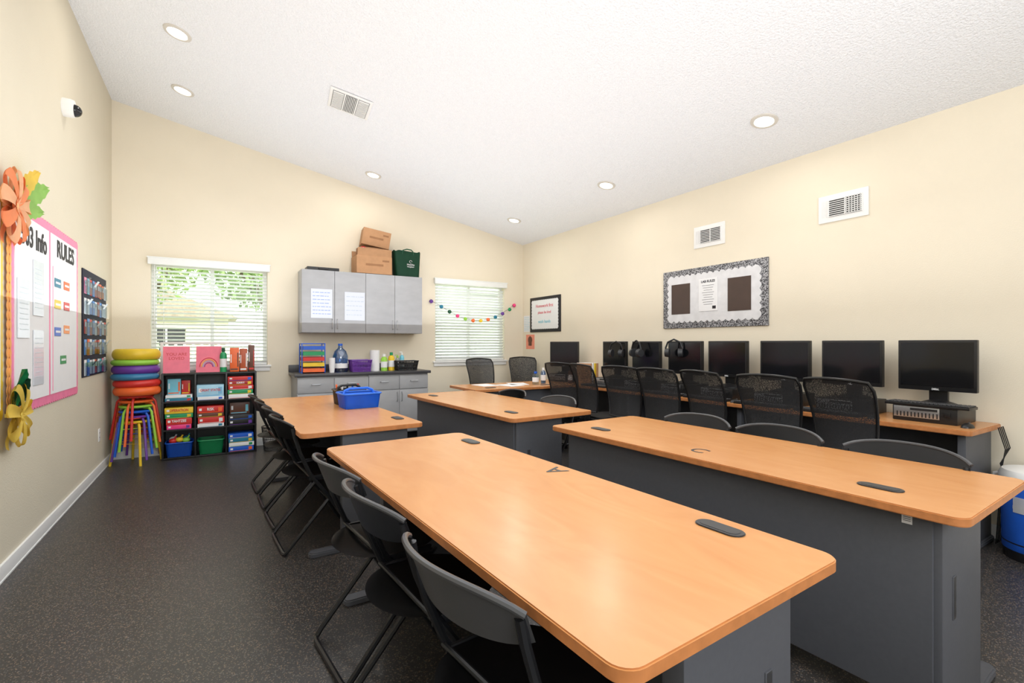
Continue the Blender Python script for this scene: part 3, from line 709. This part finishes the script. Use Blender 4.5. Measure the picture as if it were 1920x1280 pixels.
def bow(label,y,z,m_,m2,n,r,leafs,tail=0):
    th=lwall('paper_bow',label,'paper flower',y,z,group='paper bows')
    for i in range(n):
        a=R(360*i/n+12); mm=m_ if i%2 else m2
        b=B(mm)
        def lp(u,v,a=a):
            t=u*2*math.pi; d=r*(.5-.5*math.cos(t)); h=-.02*math.sin(t)-.045-.01*math.sin(u*math.pi); wv=(v-.5)*r*.42*(.35+.65*math.sin(u*math.pi)**2)
            return (math.cos(a)*d-math.sin(a)*wv,h-.03*(v-.5)**2,math.sin(a)*d+math.cos(a)*wv)
        b.sheet(lp,22,4,.0015); ob('ribbon_loop',b,th)
    b=B(m_); b.sphere((0,-.055,0),r*.13,(1,.5,1)); b.box(0,-.02,0,.02,.04,.02); ob('centre_knot',b,th)
    for (a,l_,w_,mm) in leafs:
        b=B(mm); a=R(a)
        def lf(u,v,a=a,l_=l_,w_=w_):
            ww=(v-.5)*w_*abs(math.sin(math.pi*min(.98,max(.02,u))))**.8*(1+.12*math.sin(u*40)); d=l_*(.15+u*.85)
            return (math.cos(a)*d-math.sin(a)*ww,-.02-.05*u-.2*abs(v-.5)*w_,math.sin(a)*d+math.cos(a)*ww)
        b.sheet(lf,24,4,.001); ob('leaf',b,th)
    for k in range(tail):
        b=B(m_); a=R(250+50*k)
        b.sheet(lambda u,v,a=a:(math.cos(a)*u*r*1.1-math.sin(a)*(v-.5)*.05,-.03-.01*math.sin(u*6),math.sin(a)*u*r*1.1+math.cos(a)*(v-.5)*.05),10,2,.001); ob('ribbon_tail',b,th)
bow('orange and peach paper ribbon flower with green leaves',3.57,1.98,coral,peach,9,.20,[(25,.54,.13,leafg),(42,.42,.12,softy),(8,.4,.1,leafg)],2)
bow('yellow ribbon bow with dark green leaves',3.63,.86,softy,softy,7,.17,[(95,.25,.2,green),(75,.2,.16,dkgreen)],2)
th=lwall('pocket_chart','black hanging pocket chart with clear pockets of coloured cards','pocket chart',5.80,1.42)
b=B(M('chart_fabric',(34,36,52),.8)); b.box(0,-.006,0,.98,.008,.92,.003); ob('backing',b,th)
skyc=col('sky',(70,150,225))
for rr in range(5):
    b=B(clear); b.box(0,-.022,.31-rr*.175,.92,.002,.11); ob('pocket_row',b,th)
    for k in range(9):
        mm=random.choice([cyan,skyc,paper,orange,paper,paper,skyc,red,pink])
        b=B(mm); b.box(-.41+k*.102,-.012-.002*(k%2),.32-rr*.175,.086,.0015,random.uniform(.12,.145)); b.m(paper); b.box(-.41+k*.102,-.0145-.002*(k%2),.34-rr*.175,.06,.001,.04); ob('name_card',b,th)
for rr in range(14):
    b=B(paleg if rr%2 else clear); b.box(0,0,0,.07,.002,.06,mtx=T(-.43+rr*.065,-.035,.36-.175*(rr%5))@Matrix.Rotation(R(30),4,'X')); ob('plastic_bag',b,th)
th=lwall('security_camera','white dome security camera on the wall','security camera',4.76,2.99)
RX=Matrix.Rotation(R(90),4,'X')
b=B(whitem); b.lathe([(0,0),(.066,0),(.066,.045),(.06,.065),(0.0,.066)],28,RX); ob('housing',b,th)
b=B(screen); b.sphere((.0,-.063,-.012),.045,(1,1,1),3); ob('dome',b,th)
def outlet(X,Y,Z,rz,label,n):
    th=thing('power_outlet',label,'outlet',(X,Y,Z),rz,'outlets'); b=B(whitem); b.box(0,-.003,0,.075,.006,.12,.002); ob('plate',b,th)
    b=B(darkg)
    for s in (-1,1):
        for q in (-1,1): b.box(q*.008,-.0065,s*.022,.003,.001,.01)
    ob('socket_slots',b,th,kind='stuff')
outlet(XL,6.0,.37,R(90),'white wall power outlet',0)
# ---------- right wall ----------
speck=specklemat('speckle_border',(52,52,56),(185,185,188),150,.52)
def rwall(name,label,cat,y,z,**k): return thing(name,label,cat,(XR,y,z),R(-90),**k)
th=rwall('bulletin_board','wide white bulletin board with black speckled frame and lab rules','bulletin board',3.12,1.72)
b=B(speck); b.box(0,-.008,0,1.2,.016,.62,.003); ob('frame',b,th)
b=B(M('board_white',(222,222,224),.7)); b.prism(scal(1.04,.47,.07,.02),.004,T(0,-.016,0)@UP); ob('backing_paper',b,th)
for x in (-.36,.32):
    b=B(M('dark_sheet',(70,52,44),.35)); b.box(x,-.022,-.0,.24,.003,.32); ob('dark_poster',b,th)
b=B(paper); b.box(-.02,-.023,.02,.22,.003,.33); ob('rules_sheet',b,th)
text(th,'LAB RULES',.034,-.02,-.0255,.155,ink,bold=.0008)
b=B(ink)
for k in range(9): b.box(-.02,-.0252,.115-k*.024,.14-.02*(k%3),.001,.003)
b.box(.05,-.0252,-.11,.04,.001,.03); ob('printed_line',b,th,kind='stuff')
th=rwall('bulletin_board','small white board with black border and handwriting near the corner','bulletin board',6.02,1.69)
b=B(ink); b.box(0,-.006,0,.8,.012,.54,.003); ob('frame',b,th)
b=B(paper); b.prism(scal(.68,.43,.05,.012),.004,T(0,-.012,0)@UP); ob('backing_paper',b,th)
text(th,'Homework first',.07,-.0,-.018,.13,inkred); text(th,'please be kind',.06,0,-.018,.03,inkred); text(th,'wash hands',.07,0,-.018,-.11,cyan)
po=sheetpaper('paper_notice','salmon poster with a portrait drawing near the corner',XR+.001,6.43,1.27,.24,.23,0,col('salmon',(240,150,125),.6),ink,R(-90))
b=B(brown); b.lathe([(0,0),(.05,0),(.06,.003),(0,.004)],16,RX); b.box(0,-.004,-.06,.09,.002,.06,.001); ob('drawn_portrait',b,po,loc=(0,-.0035,.03))
sheetpaper('paper_notice','white printed notice near the corner',XR,6.53,1.56,.18,.26,8,paper,cyan,R(-90),seed=5)
def wvent(y,z,w,h,mode):
    th=rwall('air_vent','white rectangular wall air vent grille','air vent',y,z,group='wall air vents')
    b=B(whitem); b.box(0,-.006,0,w,.012,h,.003); ob('frame',b,th)
    b=B(darkg); b.box(.02,-.0125,0,w*.66,.002,h*.62); ob('duct_shade',b,th)  # flat dark sheet painting the shade behind the louvers
    b=B(whitem)
    for k in range(9): b.box(.02,-.018,-h*.29+k*h*.58/8,w*.66,.012,h*.022)
    for k in range(3): b.box(.02-w*.33+w*.66*(k)/2,-.016,0,.006,.012,h*.62)
    if mode:
        for k in range(6): b.box(.02+w*.33*(k+.5)/6,-.02,0,.004,.008,h*.62)
    ob('louvers',b,th)
    b=B(M('lv',(225,225,225)))
    for k in range(5): b.box(-w*.42+k*w*.025,-.0125,0,.003,.002,h*.6)
    ob('side_louvers',b,th,kind='stuff')
wvent(3.14,2.34,.36,.22,False); wvent(1.915,2.34,.36,.22,True)
# ---------- ceiling fixtures ----------
sl=math.atan(.1932)
lens=M('lamp_lens',(255,250,240),.4,emit=9,var=0)
rim=M('lamp_rim',(212,207,198),.5,var=.01)
def rlight(x,y):
    th=thing('recessed_light','round recessed ceiling light with white trim, lit','ceiling light',(x,y,cz(x)),rot=(0,sl,0),group='recessed lights')
    b=B(rim); b.lathe([(.066,-.004),(.072,-.012),(.096,-.008),(.098,.0),(.06,.0),(.066,-.004)],32); ob('trim_ring',b,th)
    b=B(lens); b.lathe([(0,-.004),(.066,-.004),(.066,-.002),(0,-.002)],32); ob('lens',b,th)
for x,y in ((-.28,4.67),(-.30,5.72),(1.65,6.05),(3.61,3.96),(3.61,2.18),(3.56,5.80)): rlight(x,y)
th=thing('air_vent','white square ceiling air vent with louvered sections','air vent',(1.04,4.6,cz(1.04)),rot=(0,sl,R(-6)))
b=B(whitem); b.box(0,0,-.006,.37,.37,.012,.003); ob('frame',b,th)
b=B(M('vent_shadow',(110,110,110))); b.box(0,0,-.0125,.32,.32,.002); ob('duct_shade',b,th)  # gray sheet on the frame, shade of the duct painted in
b=B(whitem)
for k in range(13):
    yy=-.15+k*.025; b.box(-.11,yy,-.018,.09,.008,.012); b.box(.11,yy,-.018,.09,.008,.012)
for k in range(7): b.box(-.04+k*.0133,0,-.018,.005,.31,.012)
for k in (-.055,.055): b.box(k,0,-.018,.012,.32,.012)
ob('louvers',b,th)

# garland
th=thing('pompom_garland','string of rainbow yarn pompoms draped across the window','garland',(3.36,6.6,1.8))
pts=[]
for i in range(34):
    t=i/33; s_=math.sin(math.pi*t); pts.append((-.71+t*1.42,.047-.07*min(1,s_*4),.07-.27*s_))
b=B(darkg); b.tube(pts,.0025,5); ob('string',b,th)
pc_=[purple,teal,dkgreen,hot,lime,orange,yellow,orange,teal,purple,green,hot]
for i in range(12):
    p=pts[int(round(i*3))]; b=B(pc_[i]); b.sphere((0,0,0),.028,(1,1,1),3)
    for v in b.bm.verts: v.co*=random.uniform(.88,1.12)
    ob('pompom',b,th,loc=(p[0],p[1]-.02,p[2]-.012))

# ---------- outdoors ----------
b=B(M('grass',(165,182,130),.9,var=.3,scale=6)); b.box(2,32,-.35,90,50,.1); ob('ground',b,kind='structure')
sid=M('siding_cream',(214,206,184),.8,var=.02); roofm=M('roof_shingle',(160,146,128),.9,var=.2,scale=8)
th=thing('house','cream neighbouring house with gabled roof and a window','house',(-3.6,29,-.3))
b=B(sid); b.box(0,0,1.4,8,5,2.8)
for k in range(14): b.box(0,-2.51,.1+k*.2,8,.03,.02)
ob('walls',b,th); b=B(roofm)
b.prism([(-4.4,2.75),(4.4,2.75),(0,4.6)],5.6,T(0,2.8,0)@UP); ob('roof',b,th)
b=B(darkg); b.box(1.6,-2.53,1.7,1.4,.04,1.0); b.m(whitem); b.box(1.6,-2.56,1.7,.07,.03,1.0); b.box(1.6,-2.56,1.7,1.4,.03,.07); b.box(1.6,-2.56,2.22,1.5,.03,.08); ob('house_window',b,th)
b=B(M('fence_wood',(205,206,196),.8))
for k in range(60): b.box(-9+k*.3,0,.8,.1,.03,1.6)
b.box(0,.03,1.4,18,.04,.1); b.box(0,.03,.4,18,.04,.1); ob('fence',b,loc=(0,24,-.3),label='white picket fence in the yard',category='fence')
th=thing('house','pale house with horizontal lap siding close to the window','house',(7.0,10.4,-.3),R(-4))
sm=M('siding_pale',(228,238,226),.7,var=.02); b=B(sm)
for k in range(30): b.box(0,-.02,k*.17+.08,8.6,.1,.155)
sh=B(M('siding_gap',(185,205,186),.8)); sh.box(0,.05,2.5,8.6,.06,5.1); ob('wall_backing',sh,th)
ob('lap_siding',b,th)
bark=M('bark',(120,104,86),.9,var=.3)
def tree(x,y,h,r,n,m_,seed):
    th=thing('tree','leafy green tree in the yard','tree',(x,y,-.3),group='yard trees'); rn=random.Random(seed)
    b=B(bark); b.tube([(0,0,0),(.05,0,h*.4),(0,.05,h*.75)],.16,10)
    for k in range(5):
        a=rn.uniform(0,6.28); b.tube([(0.03,0,h*.38),(math.cos(a)*r*.5,math.sin(a)*r*.5,h*.65)],.06,6)
    ob('trunk',b,th)
    t=bmesh.new()
    for k in range(n):
        d=Vector((rn.gauss(0,1),rn.gauss(0,1),rn.gauss(0,1))).normalized()*(rn.random()**.4); c=Vector((d.x*r,d.y*r,h*.76+d.z*h*.37))
        s=rn.uniform(.06,.14); u=Vector((rn.gauss(0,1),rn.gauss(0,1),rn.gauss(0,1))).normalized()*s; v=u.cross(Vector((rn.gauss(0,1),rn.gauss(0,1),rn.gauss(0,1)))).normalized()*s*.6
        t.faces.new([t.verts.new(c-u),t.verts.new(c+v),t.verts.new(c+u),t.verts.new(c-v)])
    b=B(m_); b.merge(t); ob('foliage',b,th,kind='stuff')
lf1=M('leaf_a',(174,194,130),.7,var=.45,scale=2); lf2=M('leaf_b',(148,172,112),.7,var=.45,scale=2)
tree(1.2,15.0,6.2,2.1,6000,lf2,1); tree(-2.0,18.8,7.0,2.0,6000,lf1,2); tree(2.6,35,10,3.0,4500,lf2,3); tree(-4.5,37,11,3.6,5000,lf1,5)

# ---------- lights ----------
w=D.worlds.new('World'); SC.world=w; w.use_nodes=True; bg=w.node_tree.nodes['Background']
bg.inputs[0].default_value=(.90,.95,1,1); bg.inputs[1].default_value=2.8
def lamp(kind,loc,rot,e,size=1,sy=None,colr=(1,1,1)):
    l=D.lights.new('lamp',kind); l.energy=e; l.color=colr
    if kind=='AREA':
        l.size=size
        if sy: l.shape='RECTANGLE'; l.size_y=sy
    if kind=='SUN': l.angle=R(2)
    o=D.objects.new('lamp_light',l); COL.objects.link(o); o.location=loc; o.rotation_euler=rot; return o
lamp('SUN',(0,0,10),(R(42),R(18),0),6,colr=(1,.97,.92))
CW=(.94,.97,1)
lamp('AREA',(1.2,-.6,2.1),(R(180),0,0),38,1.6,1.6,CW)           # flash bounced off the ceiling
lamp('AREA',(1.3,3.4,1.5),(R(180),0,0),92,4.6,6.2,CW)  # added upward fill to brighten the ceiling, no fixture here
lamp('AREA',(.9,-2.2,2.2),(R(76),0,R(-12)),112,2.8,1.8,CW)        # added fill behind the camera, standing in for unseen windows
lamp('AREA',(1.6,3.2,2.8),(0,sl,0),60,3.4,4.6,CW)  # added overhead fill, apart from the recessed fixtures
for x,y in ((-.28,4.67),(1.65,6.0),(3.61,3.96),(3.61,2.18),(3.5,5.7)):
    l=lamp('AREA',(x,y,cz(x)-.03),(0,sl,0),4,.12,None,(1,.96,.9)); l.data.shape='DISK'
# camera
cam=D.cameras.new('camera'); cam.sensor_width=36; cam.lens=905/1920*36; cam.shift_y=3/1920; cam.clip_start=.03
co=D.objects.new('camera',cam); COL.objects.link(co); co.location=(0,0,1.25); co.rotation_euler=(R(90),0,-math.atan(550/905)); SC.camera=co
SC.view_settings.view_transform='Standard'; SC.view_settings.exposure=0
